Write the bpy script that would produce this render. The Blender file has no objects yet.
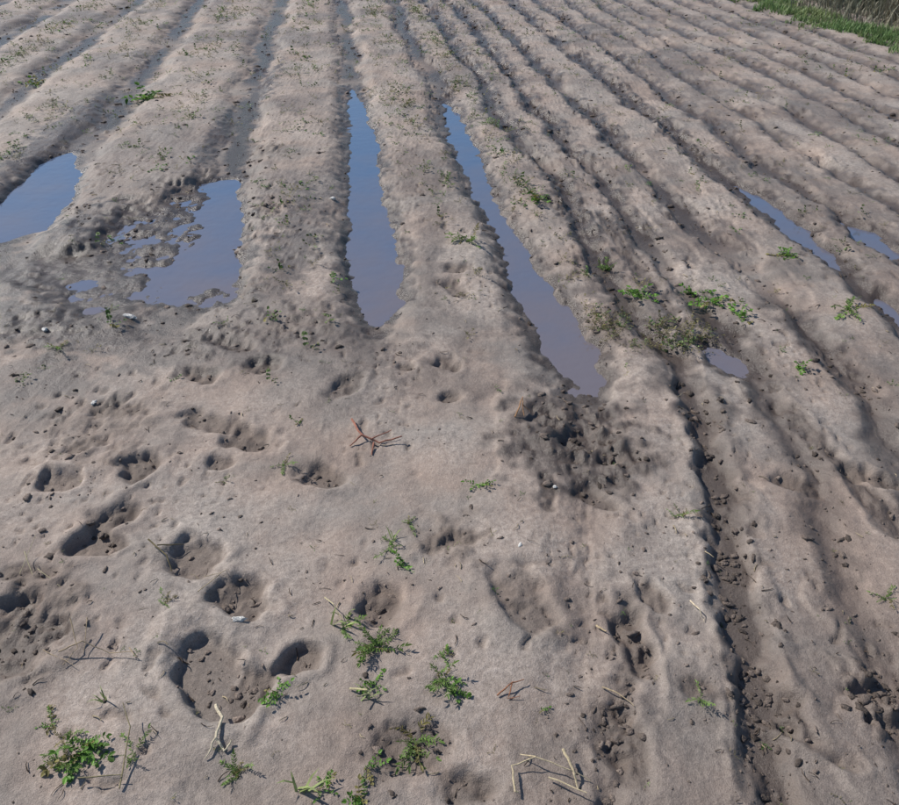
import bpy, math, numpy as np
from mathutils import Vector
rng=np.random.default_rng(11)
PITCH=math.radians(34.63); F=800.; CH=1.6
# ---- image pixels -> ground metres by camera back-projection (plane homography of the field sheet at height h)
def px_to_ground(a,b,h=0.0):
    q=b+150.; D=F*(CH-h)/(math.cos(PITCH)*q)
    return ((a-449.5)*D/F, (D-(CH-h)*math.sin(PITCH))/math.cos(PITCH))
def mpp(b): # metres covered by one image pixel across, at image row b
    return CH/(math.cos(PITCH)*(b+150.))
# ---- noise
G=rng.normal(size=(4096,2)); G/=np.linalg.norm(G,axis=1)[:,None]
def perlin(x,y,seed=0):
    xi=np.floor(x).astype(np.int64); yi=np.floor(y).astype(np.int64)
    fx=x-xi; fy=y-yi
    def d(ix,iy,dx,dy):
        h=((ix*73856093)^(iy*19349663)^(seed*83492791+977))
        h=(h^(h>>13))&4095
        g=G[h]; return g[...,0]*dx+g[...,1]*dy
    u=fx*fx*fx*(fx*(fx*6-15)+10); v=fy*fy*fy*(fy*(fy*6-15)+10)
    a=d(xi,yi,fx,fy); b=d(xi+1,yi,fx-1,fy); c=d(xi,yi+1,fx,fy-1); e=d(xi+1,yi+1,fx-1,fy-1)
    return ((a+(b-a)*u)*(1-v)+(c+(e-c)*u)*v)*1.5
def fbm(x,y,f,o,seed=0,gain=.5):
    r=0;a=1
    for i in range(o):
        r=r+a*perlin(x*f+i*7.3,y*f-i*3.1,seed+i); f*=2.03;a*=gain
    return r
def ss(a,b,x):
    t=np.clip((x-a)/(b-a),0,1); return t*t*(3-2*t)
# ---- grid
def axis_x():
    p=list(np.arange(0,1.5,.0060)); s=.0060
    while p[-1]<600:
        r=.0048
        s=max(s,p[-1]*r) if p[-1]<9 else s*1.05
        p.append(p[-1]+s)
    p=np.array(p); return np.concatenate([-p[:0:-1],p])
def axis_y():
    p=[.4]
    while p[-1]<16: p.append(p[-1]+.0038*(p[-1]+.95))
    s=p[-1]-p[-2]
    while p[-1]<900: s*=1.06; p.append(p[-1]+s)
    n=[.4]; s=.008
    while n[-1]>-300: s*=1.12; n.append(n[-1]-s)
    return np.array(n[:0:-1]+p)
ax=axis_x(); ay=axis_y()
X,Y=np.meshgrid(ax,ay)
fade=1-ss(14,24,np.hypot(X,Y))
# ---- furrow system
base=[-1.736,-.72,.091,.787,1.17,1.47,1.80,2.25,2.60]
b=-1.736
left=[]
while b>-60: b-=.86; left.append(b)
b=2.60; right=[]
while b<60: b+=.36; right.append(b)
base=np.array(left[::-1]+base+right); iA=len(left); kk=np.arange(len(base))
def shift(Y): return np.interp(Y,[.5,.9,1.3,1.75,2.1,2.5],[-.45,-.37,-.23,-.16,-.05,0])
wob=.06*fbm(X,Y,.9,3,5)+.030*fbm(X,Y,4,3,8)
U=X+.1286*Y-shift(Y)+wob*fade
K=np.interp(U,base,kk)
i0=np.clip(np.floor(K).astype(int),0,len(base)-2)
gap=base[i0+1]-base[i0]
t=np.abs(K-i0-.5)*2
dfur=(1-t)*gap/2    # metres to furrow centre line
A=.044*(gap/.8)**.6
nearleft=ss(2.45,3.2,Y+.25*fbm(X,Y,1.3,2,31))
wl_=ss(.30,.62,U)
rightamp=.6+.4*ss(1.6,3.0,Y)
mask=np.maximum(nearleft,wl_*rightamp)*(1-.22*ss(2.2,3,U))
mask=mask*(1-.5*ss(.3,.6,U)*(1-ss(.85,1.0,U))*(1-ss(2.0,2.5,Y)))
prof=.34-1.34*ss(.46,1.0,t**1.05)
Z=A*prof*mask + (1-mask)*.006
furrow=(1-ss(.04,.14,dfur))*mask
Z+=.014*fbm(X,Y,1.1,3,12)*fade
Z+=.009*fbm(X,Y,4.5,3,40)*fade*(.5+.8*furrow)
lump=fbm(X,Y,13,4,60,.55)
rough=ss(-.1,.6,fbm(X,Y,1.7,3,70))
farr=ss(2.4,4.2,Y)
Z+=fade*.011*lump*(furrow*(.5+.9*rough)+.42*farr*ss(.35,.8,t)+.10*farr)
crumbs=np.clip(fbm(X,Y,34,3,80,.6)-.15,0,1)
Z+=fade*.012*crumbs*(.9*rough*(.35+.65*furrow)+.42*farr)
Z+=fade*.003*fbm(X,Y,9,3,85)
pit=ss(.42,.62,perlin(X*19,Y*19,151))*ss(.15,.45,fbm(X,Y,1.9,2,155))+.8*ss(.48,.62,perlin(X*31,Y*31,157))*ss(.1,.45,fbm(X,Y,1.4,2,159))
Z-=fade*.008*pit*(Y<5)
# water-cut steps along the ridge flanks (right, ridged part only)
st=U*5.5+.8*fbm(X,Y,1.2,3,90); fr=st-np.floor(st)
Z+=fade*.009*(ss(.84,.96,fr)-fr)*ss(-.10,.4,fbm(X,Y,1.2,2,95))*(Y<5)*ss(.35,.6,U)
dist=.5*pit*(Y<5); wet=np.zeros_like(Z)
lum2=.35+.6*fbm(X,Y,20,4,120,.6); fn=fbm(X,Y,14,2,130)
pn=.5*fbm(X,Y,5,4,300,.6)
# ---- ruts worn along the lowest furrows (polyline, half width m, depth, darkness)
def polydist(P,s):
    x=X[s];y=Y[s];d=np.full(x.shape,9.)
    for i in range(1,len(P)):
        e=P[i]-P[i-1]; tt=np.clip(((x-P[i-1][0])*e[0]+(y-P[i-1][1])*e[1])/(e@e),0,1)
        d=np.minimum(d,np.hypot(x-P[i-1][0]-tt*e[0],y-P[i-1][1]-tt*e[1]))
    return d
for pts,hw,dep,dk in [([(686,385),(700,425),(716,475),(726,530),(734,590),(746,650),(760,720),(772,815)],.050,.018,1.),
    ([(628,600),(634,650),(622,700),(618,760),(605,815)],.03,.010,.6),([(548,480),(550,510)],.018,.008,.7),
    ([(780,405),(815,440),(850,480),(900,530)],.035,.012,.8),([(600,215),(625,250),(660,300),(690,340)],.04,.010,.9),([(790,730),(820,752),(850,765)],.02,.016,.6)]:
    P=np.array([px_to_ground(*p) for p in pts]); mn=P.min(0)-.3; mx=P.max(0)+.3
    x0,x1=np.searchsorted(ax,[mn[0],mx[0]]); y0,y1=np.searchsorted(ay,[mn[1],mx[1]]); s=np.s_[y0:y1,x0:x1]
    d=polydist(P,s)/hw+1.1*pn[s]+.4*fn[s]
    m=1-ss(.35,1.45,d)
    Z[s]+=-dep*m*(.75+.8*pn[s])+.25*dep*np.exp(-((d-1.6)/.4)**2)+m*.014*(lum2[s]-.3)
    dist[s]=np.maximum(dist[s],m*dk); wet[s]=np.maximum(wet[s],m*dk*.7)
# ---- footprints / trodden holes : a,b,len,wid (all image pixels),angle(deg from +X ccw),depth,lumps
FP=[(62,483,46,30,0,.024,.3),(140,467,46,36,20,.026,.8),(112,520,64,34,40,.024,1),(96,545,60,34,-15,.032,.3),
(215,424,92,30,-12,.02,.9),(250,440,60,30,-20,.02,1),(325,475,60,26,-28,.024,.8),(195,560,70,46,-35,.028,.8),(245,600,70,40,-40,.026,1),
(208,672,104,60,-55,.042,.35),(250,688,56,46,30,.026,1.2),(302,658,44,32,-5,.028,.6),(383,602,58,50,10,.020,1.3),
(18,640,100,90,25,.032,.7),(525,602,84,58,-65,.020,.3),(450,540,70,26,15,.006,1.5),(200,375,50,24,-20,.02,1),(265,368,46,22,10,.018,1),
(450,396,36,18,0,.020,.6),(446,364,38,22,-40,.022,.7),(345,388,42,26,60,.014,1),(635,645,76,30,-80,.018,1),(622,742,90,50,-80,.014,1),
(408,746,100,52,10,.012,1.3),(545,418,50,34,-30,.02,1),(585,440,60,34,-30,.020,1),(620,458,46,26,-20,.018,1),
(800,486,60,26,-30,.016,1),(872,480,60,24,-35,.022,1),(222,462,40,22,0,.016,.5),(405,368,22,14,0,.014,.5),
(455,290,40,26,-60,.014,.8),(460,270,30,18,10,.014,.8),(232,345,60,24,-25,.014,.9),(30,575,60,26,0,.010,1.2),(600,500,60,24,-50,.014,.7),
(120,410,80,26,-10,.010,1.3),(90,445,60,22,15,.010,1.3),(560,360,40,24,-50,.014,.8),(655,600,40,24,-70,.014,.8),(470,790,70,34,5,.010,1.2),
(700,690,60,26,-20,.008,.8),(745,640,70,36,-70,.016,1),(732,560,80,38,-80,.018,1),(775,700,80,42,-65,.018,1),(718,480,70,36,-65,.016,1)]
for (a,b_,L,W,ang,dep,lm) in FP:
    cx,cy=px_to_ground(a,b_); m=mpp(b_)
    l=L*m/2; w=W*m/2*1.25; 
    if abs(ang)>45: l*=1.25; w/=1.15
    th=math.radians(ang)
    R=max(l,w)*2.2
    x0,x1=np.searchsorted(ax,[cx-R,cx+R]); y0,y1=np.searchsorted(ay,[cy-R,cy+R])
    s=np.s_[y0:y1,x0:x1]
    dx=X[s]-cx; dy=Y[s]-cy
    p=(dx*math.cos(th)+dy*math.sin(th))/l; q=(-dx*math.sin(th)+dy*math.cos(th))/w
    q=q*(1+.22*p)  # heel narrower than the ball of the foot
    r=(np.abs(p)**2.4+np.abs(q)**2.4)**(1/2.4)+.26*fn[s]+.35*pn[s]
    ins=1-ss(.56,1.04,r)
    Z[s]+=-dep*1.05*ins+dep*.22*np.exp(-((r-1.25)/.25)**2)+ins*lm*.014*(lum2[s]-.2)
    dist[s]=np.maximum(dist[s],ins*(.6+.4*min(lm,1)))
for (a,b_,R_,h) in [(236,243,12,.01),(75,212,14,.012),(565,428,50,.008),(603,452,46,.008),
    (290,330,40,.008),(30,640,40,.008),(885,695,36,.028),(560,205,20,.012),(585,270,20,.012),(615,330,26,.012),(200,190,30,.012),(40,330,40,.008),
    (270,210,20,.014),(262,150,18,.012),(240,290,22,.01),(210,340,30,.01),(50,600,30,.008),(445,540,30,.008),(100,430,50,.008)]:
    cx,cy=px_to_ground(a,b_); R=R_*mpp(b_)*1.6
    x0,x1=np.searchsorted(ax,[cx-R*1.5,cx+R*1.5]); y0,y1=np.searchsorted(ay,[cy-R*1.5,cy+R*1.5]); s=np.s_[y0:y1,x0:x1]
    r=np.hypot(X[s]-cx,Y[s]-cy)/R+.5*fn[s]
    m=1-ss(.3,1.1,r)
    lf=fbm(X[s],Y[s],17,4,200,.6)
    Z[s]+=m*h*(1.1*lf+.1); dist[s]=np.maximum(dist[s],m*.6)
# ---- puddles
WL=-.034
PUD=[[(75,150),(80,175),(72,205),(45,232),(0,242),(-60,250),(-60,225),(0,203),(40,165)],
[(238,178),(243,230),(240,290),(220,305),(175,307),(130,300),(85,318),(62,300),(78,280),(120,268),(163,264),(172,235),(176,208),(200,185)],
[(351,88),(360,96),(377,140),(383,190),(396,235),(405,275),(403,300),(388,328),(376,336),(362,320),(353,290),(349,240),(349,180),(347,125)],
[(442,104),(454,108),(478,150),(498,205),(526,250),(560,300),(597,350),(606,385),(598,402),(580,392),(545,358),(516,300),(497,240),(467,180),(448,140)],
[(736,187),(762,197),(808,232),(850,277),(826,266),(775,226)],
[(842,224),(875,234),(910,258),(890,260),(858,244)],
[(701,344),(722,348),(750,374),(725,374),(706,362)],
[(880,302),(918,325),(898,326)]]
boxes=[]
near=np.full_like(Z,9.)
for poly in PUD:
    P=np.array([px_to_ground(a,b_,WL) for a,b_ in poly])
    mn=P.min(0)-.45; mx=P.max(0)+.45; boxes.append((P.min(0)-.06,P.max(0)+.06))
    x0,x1=np.searchsorted(ax,[mn[0],mx[0]]); y0,y1=np.searchsorted(ay,[mn[1],mx[1]]); s=np.s_[y0:y1,x0:x1]
    x=X[s];y=Y[s]; d2=np.full(x.shape,9.); inside=np.zeros(x.shape,bool)
    for i in range(len(P)):
        ax_,ay_=P[i-1]; bx,by=P[i]
        ex,ey=bx-ax_,by-ay_
        tt=np.clip(((x-ax_)*ex+(y-ay_)*ey)/(ex*ex+ey*ey),0,1)
        d2=np.minimum(d2,np.hypot(x-ax_-tt*ex,y-ay_-tt*ey))
        c=((ay_>y)!=(by>y))&(x<(bx-ax_)*(y-ay_)/(by-ay_+1e-12)+ax_)
        inside^=c
    sd=np.where(inside,-d2,d2)+.065*pn[s]
    near[s]=np.minimum(near[s],sd)
shore=WL+.003+.08*np.clip(near,0,1)+.005*np.abs(fn)
deep=WL-.028*ss(0,.08,-near)+.004*fn-.001
Zout=np.maximum(Z,np.minimum(shore,WL+.012))
b1=1-ss(0,.16,near)
Zout=Zout*(1-b1)+np.maximum(np.minimum(Zout,WL+.003+.22*np.clip(near,0,1)+.014*np.clip(fn,0,1)+.5*np.maximum(Z-WL-.02,0)),WL+.0025)*b1
tr=ss(-.018,.016,near)
Z=deep*(1-tr)+Zout*tr
Z=np.where((fade<.01)&(Z<WL+.01),WL+.01,Z)
# poached, half drowned mud between the two left puddles: humps break the surface
hole=np.zeros_like(Z)
for (a,b_,rx,ry,h,lv) in [(142,244,62,54,.014,.004),(190,205,26,22,.012,.004),(110,292,70,26,.010,.003),(66,268,66,20,.008,.007),(212,296,34,16,.010,.001),(585,398,30,14,.010,.004),(380,334,16,8,.006,.004)]:
    cx,cy=px_to_ground(a,b_,WL); x1_=px_to_ground(a+rx,b_,WL)[0]; yt=px_to_ground(a,b_-ry,WL)[1]; yb=px_to_ground(a,b_+ry,WL)[1]
    r=np.hypot((X-cx)/(x1_-cx),(Y-cy)/np.where(Y>cy,yt-cy,cy-yb))+.5*pn*(np.abs(Y-cy)<2)
    m=1-ss(.4,1.25,r)
    if m.max()<=0: continue
    lf=fbm(X,Y,8,4,210,.55)
    Z=Z*(1-m)+(WL+lv+h*lf)*m; hole=np.maximum(hole,m)
# wetness
hgt=Z-WL
wet=np.maximum(wet,(1-ss(.0,.14,near+.08*fn))*(1-ss(.016,.06,hgt)))
wet=np.maximum(wet,hole)
wet=np.maximum(wet,1.*(1-ss(.03,.14,dfur+.04*fn+.03*pn))*mask*ss(-.9,-.05,fbm(X,Y,1.1,2,400)))
wet=np.maximum(wet,.42*ss(.0,.55,fbm(X,Y,.75,4,430,.6)+.15*fn)*fade)
for (a,b_,rx,ry,s_) in [(120,262,190,70,.95),(60,320,150,44,.9),(200,345,140,34,.7),(575,440,80,66,.9),(340,350,90,40,.6),(640,310,60,60,.6),(690,390,40,50,.6),(235,120,20,60,.8),(60,140,40,70,.8),(290,250,36,90,.7),(430,250,18,80,.5),(30,380,80,40,.6),(20,640,60,40,.5),(700,240,60,30,.5),(450,380,60,30,.4),(620,740,40,60,.4)]:
    cx,cy=px_to_ground(a,b_); x1_=px_to_ground(a+rx,b_)[0]; yt=px_to_ground(a,b_-ry)[1]; yb=px_to_ground(a,b_+ry)[1]
    r=np.hypot((X-cx)/(x1_-cx),(Y-cy)/np.where(Y>cy,yt-cy,cy-yb))
    wet=np.maximum(wet,s_*(1-ss(.5,1.15,r+.5*fn+.5*pn)))
crust=np.clip(.35+.6*prof*mask+.65*fbm(X,Y,2.3,4,500),0,1)
ny,nx=X.shape
def build(name,co,faces,mats,smooth=True,col=None):
    me=bpy.data.meshes.new(name)
    k=faces.shape[1]
    me.vertices.add(len(co)); me.vertices.foreach_set("co",np.ascontiguousarray(co,dtype=np.float32).ravel())
    me.loops.add(faces.size); me.loops.foreach_set("vertex_index",faces.astype(np.int32).ravel())
    me.polygons.add(len(faces)); me.polygons.foreach_set("loop_start",(np.arange(len(faces))*k).astype(np.int32))
    me.polygons.foreach_set("use_smooth",np.full(len(faces),smooth))
    me.update(calc_edges=True)
    if col is not None:
        at=me.color_attributes.new("tint","FLOAT_COLOR","POINT")
        c=np.ones((len(co),4),np.float32); c[:,:3]=col; at.data.foreach_set("color",c.ravel())
    me.materials.append(mats)
    ob=bpy.data.objects.new(name,me); bpy.context.collection.objects.link(ob); return ob
def height(x,y):
    x=np.atleast_1d(x).astype(float);y=np.atleast_1d(y).astype(float)
    i=np.clip(np.searchsorted(ax,x)-1,0,nx-2); j=np.clip(np.searchsorted(ay,y)-1,0,ny-2)
    fx=(x-ax[i])/(ax[i+1]-ax[i]); fy=(y-ay[j])/(ay[j+1]-ay[j])
    return (Z[j,i]*(1-fx)+Z[j,i+1]*fx)*(1-fy)+(Z[j+1,i]*(1-fx)+Z[j+1,i+1]*fx)*fy
def samp(Mx,x,y):
    i=np.clip(np.searchsorted(ax,x),0,nx-1); j=np.clip(np.searchsorted(ay,y),0,ny-1); return Mx[j,i]
# ---- materials
def newmat(n):
    m=bpy.data.materials.new(n); m.use_nodes=True; nt=m.node_tree
    return m,nt,nt.nodes["Principled BSDF"]
def N(nt,t,**k):
    n=nt.nodes.new(t)
    for a,v in k.items():
        if a in n.inputs: n.inputs[a].default_value=v
        else: setattr(n,a,v)
    return n
def mix(nt,f,a,b,mode='MIX'):
    n=nt.nodes.new('ShaderNodeMix'); n.data_type='RGBA'; n.blend_type=mode
    for s,v in ((0,f),(6,a),(7,b)):
        if isinstance(v,bpy.types.NodeSocket): nt.links.new(v,n.inputs[s])
        else: n.inputs[s].default_value=v if s==0 else (*v,1)
    return n.outputs[2]
def math_(nt,op,a,b=0.,clamp=False):
    n=nt.nodes.new('ShaderNodeMath'); n.operation=op; n.use_clamp=clamp
    for s,v in ((0,a),(1,b)):
        if isinstance(v,bpy.types.NodeSocket): nt.links.new(v,n.inputs[s])
        else: n.inputs[s].default_value=v
    return n.outputs[0]
def ramp(nt,f,lo,hi,a=0.,b=1.):
    n=nt.nodes.new('ShaderNodeMapRange'); n.inputs[1].default_value=lo;n.inputs[2].default_value=hi;n.inputs[3].default_value=a;n.inputs[4].default_value=b
    nt.links.new(f,n.inputs[0]); return n.outputs[0]
def grey(nt,v):
    cm=N(nt,'ShaderNodeCombineColor'); [nt.links.new(v,cm.inputs[i]) for i in range(3)]; return cm.outputs[0]
def noise(nt,co,sc,det=4,rough=.55):
    n=N(nt,'ShaderNodeTexNoise'); n.inputs['Scale'].default_value=sc;n.inputs['Detail'].default_value=det;n.inputs['Roughness'].default_value=rough
    nt.links.new(co,n.inputs['Vector']); return n.outputs['Fac']
soil,nt,bs=newmat("silty_soil")
co=N(nt,'ShaderNodeTexCoord').outputs['Object']
at=N(nt,'ShaderNodeAttribute',attribute_name="tint"); sp=N(nt,'ShaderNodeSeparateColor'); nt.links.new(at.outputs['Color'],sp.inputs[0])
W_,D_,C_=sp.outputs[0],sp.outputs[1],sp.outputs[2]
n1=ramp(nt,noise(nt,co,2.2,5,.6),.42,.60); n2=ramp(nt,noise(nt,co,9,6,.68),.3,.7); n3=noise(nt,co,380,2,.7); n4=ramp(nt,noise(nt,co,60,5,.75),.32,.7)
c=mix(nt,n1,(.352,.268,.220),(.282,.248,.222))
c=mix(nt,math_(nt,'MULTIPLY',n2,.6),c,(.195,.155,.132))
c=mix(nt,math_(nt,'MULTIPLY',math_(nt,'MULTIPLY',C_,n4),.85),c,(.51,.435,.38))
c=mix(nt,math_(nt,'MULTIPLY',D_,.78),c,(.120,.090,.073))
wf=math_(nt,'MULTIPLY',W_,ramp(nt,n2,-.9,.35),True)
c=mix(nt,wf,c,(.080,.061,.051))
c=mix(nt,1.,c,grey(nt,ramp(nt,n3,.3,.7,.72,1.22)),'MULTIPLY')
c=mix(nt,1.,c,grey(nt,ramp(nt,n4,0,1,.86,1.1)),'MULTIPLY')
nt.links.new(c,bs.inputs['Base Color'])
nt.links.new(ramp(nt,wf,0,1,.75,.26),bs.inputs['Roughness'])
bs.inputs['Specular IOR Level'].default_value=.45
hb=math_(nt,'ADD',math_(nt,'MULTIPLY',n4,.36),math_(nt,'MULTIPLY',n3,.25))
bp=N(nt,'ShaderNodeBump'); bp.inputs['Strength'].default_value=.65; bp.inputs['Distance'].default_value=.008
nt.links.new(hb,bp.inputs['Height']); nt.links.new(bp.outputs[0],bs.inputs['Normal'])
idx=np.arange(nx*ny).reshape(ny,nx)
faces=np.stack([idx[:-1,:-1],idx[:-1,1:],idx[1:,1:],idx[1:,:-1]],-1).reshape(-1,4)
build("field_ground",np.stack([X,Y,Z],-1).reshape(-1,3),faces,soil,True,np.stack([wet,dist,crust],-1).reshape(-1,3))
# water: silty brown towards the trodden headland; sky reflection painted in as blue beyond
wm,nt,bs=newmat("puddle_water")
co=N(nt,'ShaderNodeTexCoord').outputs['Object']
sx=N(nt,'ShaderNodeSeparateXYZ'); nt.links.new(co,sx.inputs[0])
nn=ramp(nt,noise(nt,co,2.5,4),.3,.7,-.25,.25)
silt_to_sky=math_(nt,'ADD',ramp(nt,sx.outputs[1],2.4,5.6),nn,True)
nt.links.new(mix(nt,silt_to_sky,(.165,.142,.155),(.080,.125,.215)),bs.inputs['Base Color'])  # blue base colour stands in for reflected sky at the far end
bs.inputs['Roughness'].default_value=.03; bs.inputs['IOR'].default_value=2.0
bp=N(nt,'ShaderNodeBump'); bp.inputs['Strength'].default_value=.14; bp.inputs['Distance'].default_value=.01
nt.links.new(noise(nt,co,18,2),bp.inputs['Height']); nt.links.new(bp.outputs[0],bs.inputs['Normal'])
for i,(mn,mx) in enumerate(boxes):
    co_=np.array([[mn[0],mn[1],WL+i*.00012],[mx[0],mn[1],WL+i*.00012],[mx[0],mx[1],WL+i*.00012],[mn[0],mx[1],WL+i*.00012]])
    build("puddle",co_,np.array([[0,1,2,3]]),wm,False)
def tintmat(n,rough=.9,trans=0.,nsc=200,amt=.4,bump=0):
    m,nt,bs=newmat(n); co=N(nt,'ShaderNodeTexCoord').outputs['Object']
    at=N(nt,'ShaderNodeAttribute',attribute_name="tint")
    nz=ramp(nt,noise(nt,co,nsc,3),.3,.7)
    c=mix(nt,1.,at.outputs['Color'],grey(nt,ramp(nt,nz,0,1,1-amt,1+amt*.6)),'MULTIPLY')
    nt.links.new(c,bs.inputs['Base Color']); bs.inputs['Roughness'].default_value=rough; bs.inputs['Specular IOR Level'].default_value=.3
    if bump:
        bp=N(nt,'ShaderNodeBump'); bp.inputs['Distance'].default_value=bump; nt.links.new(nz,bp.inputs['Height']); nt.links.new(bp.outputs[0],bs.inputs['Normal'])
    if trans:
        tr=N(nt,'ShaderNodeBsdfTranslucent'); nt.links.new(c,tr.inputs[0]); ms=N(nt,'ShaderNodeMixShader'); ms.inputs[0].default_value=trans
        nt.links.new(bs.outputs[0],ms.inputs[1]); nt.links.new(tr.outputs[0],ms.inputs[2]); nt.links.new(ms.outputs[0],nt.nodes['Material Output'].inputs[0])
    return m
m_leaf=tintmat("leaf",.55,.3,60,.25); m_clod=tintmat("mud_clod",.92,0,260,.4,.002); m_straw=tintmat("dry_straw",.8,.0,150,.35); 
# ---- clods
import bmesh
bm=bmesh.new(); bmesh.ops.create_icosphere(bm,subdivisions=2,radius=1); iv=np.array([v.co[:] for v in bm.verts]); itf=np.array([[v.index for v in f.verts] for f in bm.faces]); bm.free()
def scatter_clods(name,pos,size,tint,flat=.7,smooth=True):
    n=len(size)
    th=rng.uniform(0,6.28,n); sx=rng.uniform(.7,1.6,n); sy=rng.uniform(.5,1.,n)
    v=iv[None]*np.ones((n,1,1))
    off=rng.uniform(0,100,(n,1))
    r=1+.6*perlin(v[...,0]*1.6+off,v[...,1]*1.6+v[...,2]*1.3,7)+.45*perlin(v[...,0]*3.5-off,v[...,2]*3.5+v[...,1]*2,9)
    v=v*r[...,None]; v[...,0]*=sx[:,None]; v[...,1]*=sy[:,None]; v[...,2]*=flat
    x=v[...,0]*np.cos(th)[:,None]-v[...,1]*np.sin(th)[:,None]; y=v[...,0]*np.sin(th)[:,None]+v[...,1]*np.cos(th)[:,None]
    v=np.stack([x,y,v[...,2]],-1)*size[:,None,None]; v+=pos[:,None,:]; 
    f=(itf[None]+(np.arange(n)*len(iv))[:,None,None]).reshape(-1,3)
    build(name,v.reshape(-1,3),f,m_clod,smooth,np.repeat(tint,len(iv),0))
def randpts(n,dmin=1.0,dmax=11.,pw=1.3):
    d=dmin*(dmax/dmin)**(rng.uniform(0,1,n)**pw); y=d-.6; x=rng.uniform(-.75,.8,n)*(y+1.0)
    return x,y
x,y=randpts(32000,1.,12.,1.0); cl=fbm(x,y,2.2,3,610); fu=samp(furrow,x,y); di=samp(dist,x,y); ne=samp(near,x,y)
keep=(rng.uniform(0,1,len(x))<(.02+.22*ss(.1,.7,cl)+.40*fu+.45*di+.10*ss(3,5,y)))&(ne>-.01)
x,y,fu,di=x[keep],y[keep],fu[keep],di[keep]
sz=.0014+.0024*rng.exponential(.6,len(x))*(1+.8*fu+.7*di); sz=np.minimum(sz,.010)*(1+.13*y)
z=height(x,y); w=samp(wet,x,y)
tint=np.array([.23,.182,.155])[None]*rng.uniform(.45,1.3,(len(x),1))*(1-.5*w[:,None])
scatter_clods("mud_clods",np.stack([x,y,z+sz*.05],-1),sz,tint,.5)
LP=[]
for a,b_,R,n in [(150,225,38,22),(110,247,40,16),(150,272,40,14),(185,200,22,14),(236,243,6,3),(75,212,12,8),(570,430,50,14),(610,452,36,10),(265,205,18,14),(258,160,16,10),(30,655,50,8),(884,695,30,34),(600,320,30,14),(560,205,30,16),(50,600,60,8),(710,420,30,14),(735,560,22,20),(760,690,26,20),(70,430,80,12),(400,745,50,8),(620,740,24,6),(245,685,16,8),(105,530,16,8)]:
    for i in range(n): LP.append(px_to_ground(a+rng.normal()*R*.55,b_+rng.normal()*R*.5))
LP=np.array(LP); sz=rng.uniform(.003,.010,len(LP))*(1+.12*LP[:,1]); z=height(LP[:,0],LP[:,1])
scatter_clods("mud_lumps",np.stack([LP[:,0],LP[:,1],z+sz*.05],-1),sz,np.array([.17,.135,.115])[None]*rng.uniform(.5,1.3,(len(LP),1)),.5)
# ---- ribbons / tubes
class Geo:
    def __init__(s): s.v=[];s.f=[];s.c=[];s.n=0
    def add(s,v,f,c):
        v=np.asarray(v,float); s.v.append(v); s.f.append(np.asarray(f)+s.n); s.c.append(np.tile(np.asarray(c,float),(len(v),1)) if np.ndim(c)==1 else c); s.n+=len(v)
    def cat(s): return np.concatenate(s.v),np.concatenate(s.f),np.concatenate(s.c)
    def make(s,name,mat,smooth=False):
        v,f,c=s.cat(); return build(name,v,f,mat,smooth,c)
def tube(g,pts,r0,r1,col,k=5):
    pts=np.asarray(pts,float); n=len(pts); V=[]
    for i,p in enumerate(pts):
        tt=pts[min(i+1,n-1)]-pts[max(i-1,0)]; tt/=np.linalg.norm(tt)+1e-9
        up=np.array([0,0,1.]) if abs(tt[2])<.9 else np.array([1.,0,0])
        s=np.cross(tt,up); s/=np.linalg.norm(s); u=np.cross(s,tt); r=r0+(r1-r0)*i/(n-1)
        for j in range(k):
            a=2*math.pi*j/k; V.append(p+r*(math.cos(a)*s+math.sin(a)*u))
    Fc=[[i*k+j,i*k+(j+1)%k,(i+1)*k+(j+1)%k] for i in range(n-1) for j in range(k)]+[[i*k+j,(i+1)*k+(j+1)%k,(i+1)*k+j] for i in range(n-1) for j in range(k)]
    g.add(V,Fc,col)
def straw(g,x,y,L,az,lift,r,col,n=5,curl=.5):
    z=height(x,y)[0]; pts=[];a=az;p=np.array([x,y,z+.002]);c=rng.normal()*curl
    for i in range(n):
        pts.append(p.copy()); a+=c/n*2+rng.normal()*.12
        p=p+np.array([math.cos(a),math.sin(a),0])*L/n
        h=height(p[0],p[1])[0]; p[2]=max(h+.001+r, z+lift*math.sin(math.pi*(i+1)/n)*1.0+ .001)
    tube(g,pts,r,r*.5,col,4)
g=Geo()
x,y=randpts(3600,1.,11.,1.0); cl=fbm(x,y,1.5,3,700)
for xx,yy,cc in zip(x,y,cl):
    if rng.uniform()<.22+.7*max(cc,0) and samp(near,xx,yy)>.02:
        b=rng.uniform(.5,1.2); col=np.array([.42,.34,.22])*b if rng.uniform()<.45 else np.array([.08,.055,.04])*b
        straw(g,xx,yy,rng.uniform(.006,.035)*(1+.12*yy),rng.uniform(0,6.28),rng.uniform(0,.006),rng.uniform(.0006,.0015)*(1+.2*yy),col)
g.make("dry_straw_litter",m_straw)
def at_(a,b_): 
    p=px_to_ground(a,b_); h=height(*p)[0]; return px_to_ground(a,b_,h)
def stalk(name,specs,col,r):
    g=Geo()
    for pts,rr in specs:
        P=[]
        for a,b_,h in pts:
            p=at_(a,b_); P.append([p[0],p[1],height(*p)[0]+h])
        P=np.array(P); tt=np.linspace(0,len(P)-1,len(P)*4-3); Q=np.stack([np.interp(tt,range(len(P)),P[:,i]) for i in range(3)],-1); Q[1:-1]+=rng.normal(size=Q[1:-1].shape)*r*.35
        tube(g,Q,r*rr,r*rr*.5,np.array(col),6)
    g.make(name,m_straw)
stalk("dry_root",[([(352,422,.012),(362,440,.02),(380,445,.012),(402,441,.02)],1),([(362,440,.02),(350,447,.004)],.8),([(374,446,.014),(372,455,.003)],.8),([(372,442,.016),(392,437,.03)],.6)],(.30,.13,.09),.0042)
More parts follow.
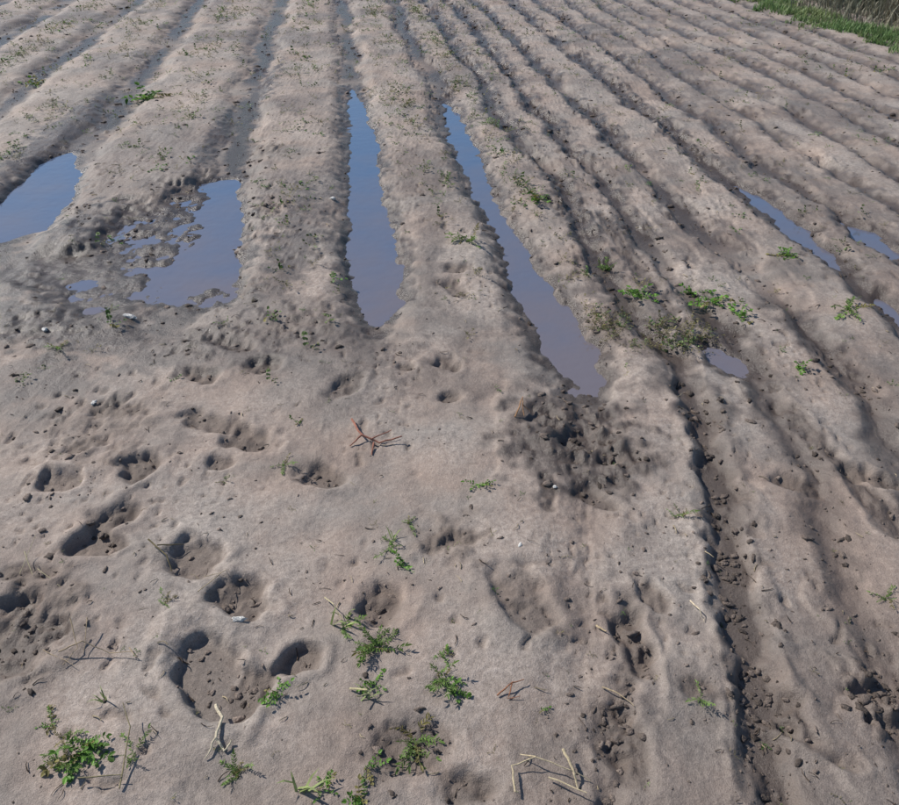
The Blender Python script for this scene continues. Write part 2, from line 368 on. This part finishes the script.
stalk("pale_stalk",[([(218,713,.03),(224,722,.02),(216,740,.01),(225,752,.004),(232,742,.01)],1.2),([(216,740,.01),(205,760,.004)],.8)],(.60,.52,.38),.0032)
stalk("dry_twig",[([(497,697,.006),(512,687,.016),(524,682,.012)],1),([(512,687,.016),(508,700,.004),(520,698,.008)],.7)],(.3,.13,.07),.0022)
stalk("dry_stalk",[([(515,795,.01),(512,770,.015),(535,765,.03),(570,775,.02),(590,782,.004)],.8),([(562,757,.03),(572,775,.02),(578,790,.004)],1.3),([(535,765,.03),(520,757,.01)],.7),([(548,780,.01),(586,798,.02)],.8)],(.52,.43,.28),.0026)
stalk("dry_twig",[([(515,418,.004),(522,404,.03),(524,418,.01)],1),([(522,408,.02),(530,414,.01)],.7)],(.34,.19,.10),.003)
stalk("pale_stalk",[([(690,602,.004),(698,615,.02),(704,622,.004)],1)],(.6,.5,.36),.0022)
stalk("grass_stubble",[([(60,655,.01),(85,648,.03),(110,655,.01),(135,657,.02)],1),([(75,630,.04),(78,650,.01),(62,665,.005)],.8),([(90,625,.03),(84,655,.008)],.7),([(130,650,.01),(138,659,.005)],1),([(45,655,.02),(75,668,.01)],.6)],(.38,.29,.19),.0018)
stalk("grass_stubble",[([(150,545,.02),(168,560,.02),(172,572,.004)],1.3),([(158,548,.01),(185,549,.01)],1)],(.16,.13,.07),.002)
stalk("grass_stubble",[([(28,560,.03),(34,578,.004)],1),([(20,575,.005),(40,545,.04)],.7),([(40,575,.02),(60,585,.004)],.8)],(.45,.39,.24),.0015)
stalk("dry_stalk",[([(200,600,.03),(222,580,.03),(226,570,.002)],1),([(205,580,.01),(222,575,.01)],.8)],(.45,.36,.23),.0014)
stalk("dry_stalk",[([(120,790,.006),(133,735,.03),(128,716,.05)],1),([(80,783,.02),(125,780,.02)],1.2)],(.25,.21,.12),.0018)
stalk("grass_stubble",[([(325,600,.01),(334,612,.03),(345,625,.004)],1),([(350,690,.005),(368,698,.03),(380,704,.01)],1.6),([(358,704,.03),(372,696,.01)],1.3)],(.5,.44,.26),.0015)
stalk("dry_twig",[([(602,688,.004),(618,697,.015),(634,706,.004)],1),([(596,628,.01),(606,634,.01)],1.6)],(.45,.35,.22),.0018)
wv,wc=[],[]
for a,b_,s in [(240,622,.013),(130,318,.020),(333,200,.016),(520,545,.005),(555,487,.007),(94,404,.012),(45,330,.014)]:
    p=at_(a,b_); wv.append([*p,height(*p)[0]+s*.3]); wc.append(s)
scatter_clods("white_stone",np.array(wv),np.array(wc),np.tile([.74,.72,.68],(len(wc),1)),.45,False)
# ---- plants
def leaflet(g,p,d,n,L,W,col):
    s=np.cross(n,d); s/=np.linalg.norm(s)+1e-9
    v=[p,p+d*L*.35+s*W*.5+n*L*.06,p+d*L*.75+s*W*.36,p+d*L-n*L*.12,p+d*L*.75-s*W*.36,p+d*L*.35-s*W*.5+n*L*.06,p+d*L*.5-n*L*.05]
    g.add(v,[[0,6,1],[1,6,2],[2,6,3],[3,6,4],[4,6,5],[5,6,0]],col*rng.uniform(.75,1.3))
def plant(g,x,y,size,nst=7,kind='broad',col=(.065,.13,.028),up=.6,detail=1,z=None,fat=1.):
    z=float(height(x,y)[0]) if z is None else z; col=np.array(col); 
    for i in range(nst):
        az=rng.uniform(0,6.28); L=size*rng.uniform(.35,1.05); el=rng.uniform(.15,1.3)*up+.1
        p=np.array([x+rng.normal()*size*.14,y+rng.normal()*size*.14,z]); d=np.array([math.cos(az)*math.cos(el),math.sin(az)*math.cos(el),math.sin(el)])
        n=5 if detail else 3; pts=[p.copy()]
        for k in range(n):
            d=d+np.array([0,0,-.10])+rng.normal(size=3)*.16; d/=np.linalg.norm(d); p=p+d*L/n
            p[2]=max(p[2],z+.003); pts.append(p.copy())
        c=col*rng.uniform(.6,1.4)
        if rng.uniform()<.18: c=np.array([.26,.23,.08])*rng.uniform(.6,1.2)
        if detail: tube(g,pts,size*.014,size*.007,c*.9,3)
        for k in range(1,n+1):
            dd=pts[k]-pts[k-1]; dd/=np.linalg.norm(dd)+1e-9; s=np.cross([0,0,1.],dd); s/=np.linalg.norm(s)+1e-9
            up_=np.cross(dd,s)
            if k==n: leaflet(g,pts[k],dd,up_,L*.30,L*(.16 if kind=='broad' else .08)*fat,c)
            for sg in (-1,1):
                if rng.uniform()<.2: continue
                if kind=='broad': leaflet(g,pts[k],(dd*.5+s*sg*.85+up_*rng.normal()*.45),up_+rng.normal(size=3)*.35,L*.24*rng.uniform(.5,1.2),L*.115*fat,c)
                else:
                    for q in range(2): leaflet(g,pts[k]-dd*L/n*q*.5,(dd*rng.uniform(.3,.9)+s*sg*.8+up_*rng.normal()*.4),up_,L*.20*rng.uniform(.6,1.2),L*.048*fat,c)
def blades(g,x,y,size,n,col):
    z=float(height(x,y)[0])
    for i in range(n):
        az=rng.uniform(0,6.28);el=rng.uniform(.5,1.4);L=size*rng.uniform(.5,1.1);w=size*.035
        p=np.array([x+rng.normal()*size*.12,y+rng.normal()*size*.12,z]);d=np.array([math.cos(az)*math.cos(el),math.sin(az)*math.cos(el),math.sin(el)]);s=np.array([-math.sin(az),math.cos(az),0])
        q=p+d*L*.55; e=q+(d+np.array([0,0,-.6]))*L*.45
        g.add([p-s*w,p+s*w,q+s*w*.8,q-s*w*.8,e],[[0,1,2],[0,2,3],[3,2,4]],np.array(col)*rng.uniform(.7,1.3))
PL=[(480,486,18,8,'broad'),(155,97,28,12,'broad'),(35,85,20,10,'broad'),(390,548,28,6,'feather'),(402,566,22,9,'broad'),(376,648,36,16,'feather'),(343,632,28,7,'feather'),
(441,676,38,16,'feather'),(452,690,24,8,'broad'),(84,748,40,20,'broad'),(70,738,26,8,'feather'),(66,762,30,8,'feather'),(50,722,24,8,'broad'),(278,692,24,9,'broad'),(236,776,32,12,'feather'),(415,742,40,12,'feather'),(367,770,24,8,'broad'),(362,799,28,10,'broad'),
(325,787,22,8,'broad'),(640,297,26,14,'broad'),(694,295,22,13,'broad'),(713,302,24,13,'broad'),(607,270,22,10,'feather'),(537,199,22,12,'broad'),(785,256,24,13,'broad'),(738,316,22,12,'broad'),
(798,367,18,9,'broad'),(678,515,26,6,'feather'),(465,240,28,10,'feather'),(888,600,22,6,'feather'),(300,422,14,5,'broad'),(225,480,18,5,'feather'),(165,605,20,5,'feather'),(285,465,24,6,'feather'),
(60,347,24,6,'feather'),(130,755,30,6,'feather'),(375,682,26,7,'broad'),(850,310,30,10,'feather'),(410,525,22,6,'feather'),(700,700,22,5,'feather'),(540,712,14,2,'broad'),(445,655,18,6,'broad')]
for a,b_,s,n,kd in PL:
    g=Geo(); p=at_(a,b_); size=s*mpp(b_)*.74
    plant(g,p[0],p[1],size,n,kd,(.125,.26,.04) if kd=='broad' else (.16,.26,.06),fat=1.25 if b_>380 else 1.6)
    g.make("weed_plant",m_leaf)
g=Geo()
for a,b_,s,n in [(300,790,40,7),(340,622,36,5),(105,700,20,6),(368,700,24,6),(395,540,20,4)]:
    p=at_(a,b_); blades(g,p[0],p[1],s*mpp(b_),n,(.28,.34,.13))
g.make("grass_tuft",m_leaf)
TP=[]
for i in range(16):
    g=Geo(); kd='broad' if i%2 else 'feather'
    plant(g,0,0,1.,4+i%3,kd,((.125,.215,.055),(.16,.22,.08),(.22,.20,.09),(.105,.19,.05))[i%4],.55+.05*(i%5),0,z=0.,fat=2.1)
    TP.append(g.cat())
def place(g,x,y,s,tp=None):
    v,f,c=TP[rng.integers(len(TP)) if tp is None else tp]; a=rng.uniform(0,6.28); ca,sa=math.cos(a),math.sin(a)
    z=height(x,y)[0]; g.add(np.stack([(v[:,0]*ca-v[:,1]*sa)*s+x,(v[:,0]*sa+v[:,1]*ca)*s+y,v[:,2]*s+z],-1),f,c*rng.uniform(.7,1.25))
for a,b_,s,n in [(680,335,44,60),(612,322,36,50),(640,345,24,20)]:
    g=Geo(); 
    for i in range(n):
        p=at_(a+rng.normal()*s*.38,b_+rng.normal()*s*.2)
        place(g,p[0],p[1],s*mpp(b_)*rng.uniform(.10,.28),int(rng.choice([2,6,10,14,1,2,5])))
    g.make("trailing_weed",m_leaf)
g=Geo()
mid=(base[:-1]+base[1:])/2; gp=base[1:]-base[:-1]
def on_ridge(u,y): return u-.1286*y+float(shift(y))
for kx in range(iA-4,iA+20):
    u0=mid[kx]; wide=gp[kx]
    left_side=kx<iA+4
    for i in range(900 if left_side else 330):
        yy=rng.uniform(2.4,14); 
        dens=(.24+.55*ss(3.0,5,yy)) if left_side else .42
        uu=u0+rng.normal()*wide*(.12 if rng.uniform()<.6 else .28); xx=on_ridge(uu,yy)
        if rng.uniform()>dens*(.25+1.7*max(0,float(perlin(np.array(xx*1.4),np.array(yy*1.4),44))+.2)): continue
        if samp(near,xx,yy)<.04 or xx>4.6-(yy-7)*.26: continue
        place(g,xx,yy,(.014+.034*rng.uniform()**2.0)*(1.15 if left_side else .95)*(1+.05*yy))
x,y=randpts(300,1.0,4.,1.0)
for xx,yy in zip(x,y):
    if samp(near,xx,yy)>.05: place(g,xx,yy,rng.uniform(.005,.015))
g.make("seedlings",m_leaf)
# ---- grass verge
P0=np.array(px_to_ground(712,-6)); P1=np.array(px_to_ground(903,54)); dv=(P1-P0)/np.linalg.norm(P1-P0); nv=np.array([-dv[1],dv[0]]); 
if nv[0]<0: nv=-nv
def verge(n,t0,t1,d0,d1,h0,h1,w,c0,c1,g,edge=.12):
    t=rng.uniform(t0,t1,n); d=rng.uniform(0,1,n)**.8*(d1-d0)+d0; 
    P=P0+dv*t[:,None]+nv*(d+edge*(perlin(t*2.5,t*0+.3,3)+.6*perlin(t*8,t*0+.7,4)))[:,None]
    z=np.maximum(height(P[:,0],P[:,1]),-.05)
    az=rng.uniform(0,6.28,n); H=rng.uniform(h0,h1,n)*(.75+.5*perlin(P[:,0]*1.7,P[:,1]*1.7,9)); le=rng.uniform(.15,.75,n)
    s=np.stack([-np.sin(az),np.cos(az),0*az],-1)*w*rng.uniform(.6,1.4,n)[:,None]; f=np.stack([np.cos(az)*le,np.sin(az)*le,np.ones(n)],-1)*H[:,None]
    b=np.stack([P[:,0],P[:,1],z],-1); m=b+f*.55; e=b+f*np.array([1.5,1.5,.95])
    V=np.stack([b-s,b+s,m+s*.7,m-s*.7,e],1).reshape(-1,3)
    F_=(np.array([[0,1,2],[0,2,3],[3,2,4]])[None]+(np.arange(n)*5)[:,None,None]).reshape(-1,3)
    mixf=np.clip(.5+.9*perlin(P[:,0]*2.2,P[:,1]*2.2,21)+rng.normal(size=n)*.2,0,1)[:,None]
    C=(np.array(c0)*(1-mixf)+np.array(c1)*mixf)*rng.uniform(.7,1.3,(n,1))
    g.add(V,F_,np.repeat(C,5,0))
g=Geo()
verge(17000,-6,7,0,.6,.03,.11,.006,(.14,.24,.08),(.24,.29,.13),g,.3)
verge(50000,-10,8,.5,5,.12,.36,.007,(.15,.155,.11),(.28,.26,.19),g,.3)
g.make("grass_verge",m_leaf)
g=Geo()
verge(14000,-12,8,.9,4.2,.25,.55,.012,(.08,.10,.06),(.22,.18,.13),g)
verge(16000,-30,10,5,14,.3,.8,.02,(.07,.11,.04),(.18,.17,.09),g)
g.make("tall_weeds",m_leaf)
# ---- light, sky, camera
sd=Vector((-.78,.42,.76)).normalized()
w=bpy.data.worlds.new("World"); bpy.context.scene.world=w; w.use_nodes=True; nt=w.node_tree
sk=nt.nodes.new('ShaderNodeTexSky'); sk.sky_type='NISHITA'; sk.sun_disc=False; sk.sun_elevation=math.asin(sd.z); sk.sun_rotation=math.atan2(sd.x,sd.y)%(2*math.pi)
sk.dust_density=.3; sk.ozone_density=3.
bg=nt.nodes['Background']; bg.inputs[1].default_value=.10; nt.links.new(sk.outputs[0],bg.inputs[0])
l=bpy.data.lights.new("sun","SUN"); l.energy=5.0; l.angle=math.radians(.5); l.color=(1,.955,.885)
lo=bpy.data.objects.new("sun",l); bpy.context.collection.objects.link(lo); lo.rotation_euler=sd.to_track_quat('Z','Y').to_euler(); lo.location=(-5,3,8)
cd=bpy.data.cameras.new("camera"); cd.lens=36*800/899; cd.sensor_width=36; cd.clip_end=3000; cd.clip_start=.02
cam=bpy.data.objects.new("camera",cd); bpy.context.collection.objects.link(cam); cam.location=(0,0,CH); cam.rotation_euler=(math.pi/2-PITCH,0,0)
sc=bpy.context.scene; sc.camera=cam; sc.view_settings.view_transform='Standard'; sc.view_settings.look='None'; sc.view_settings.exposure=0
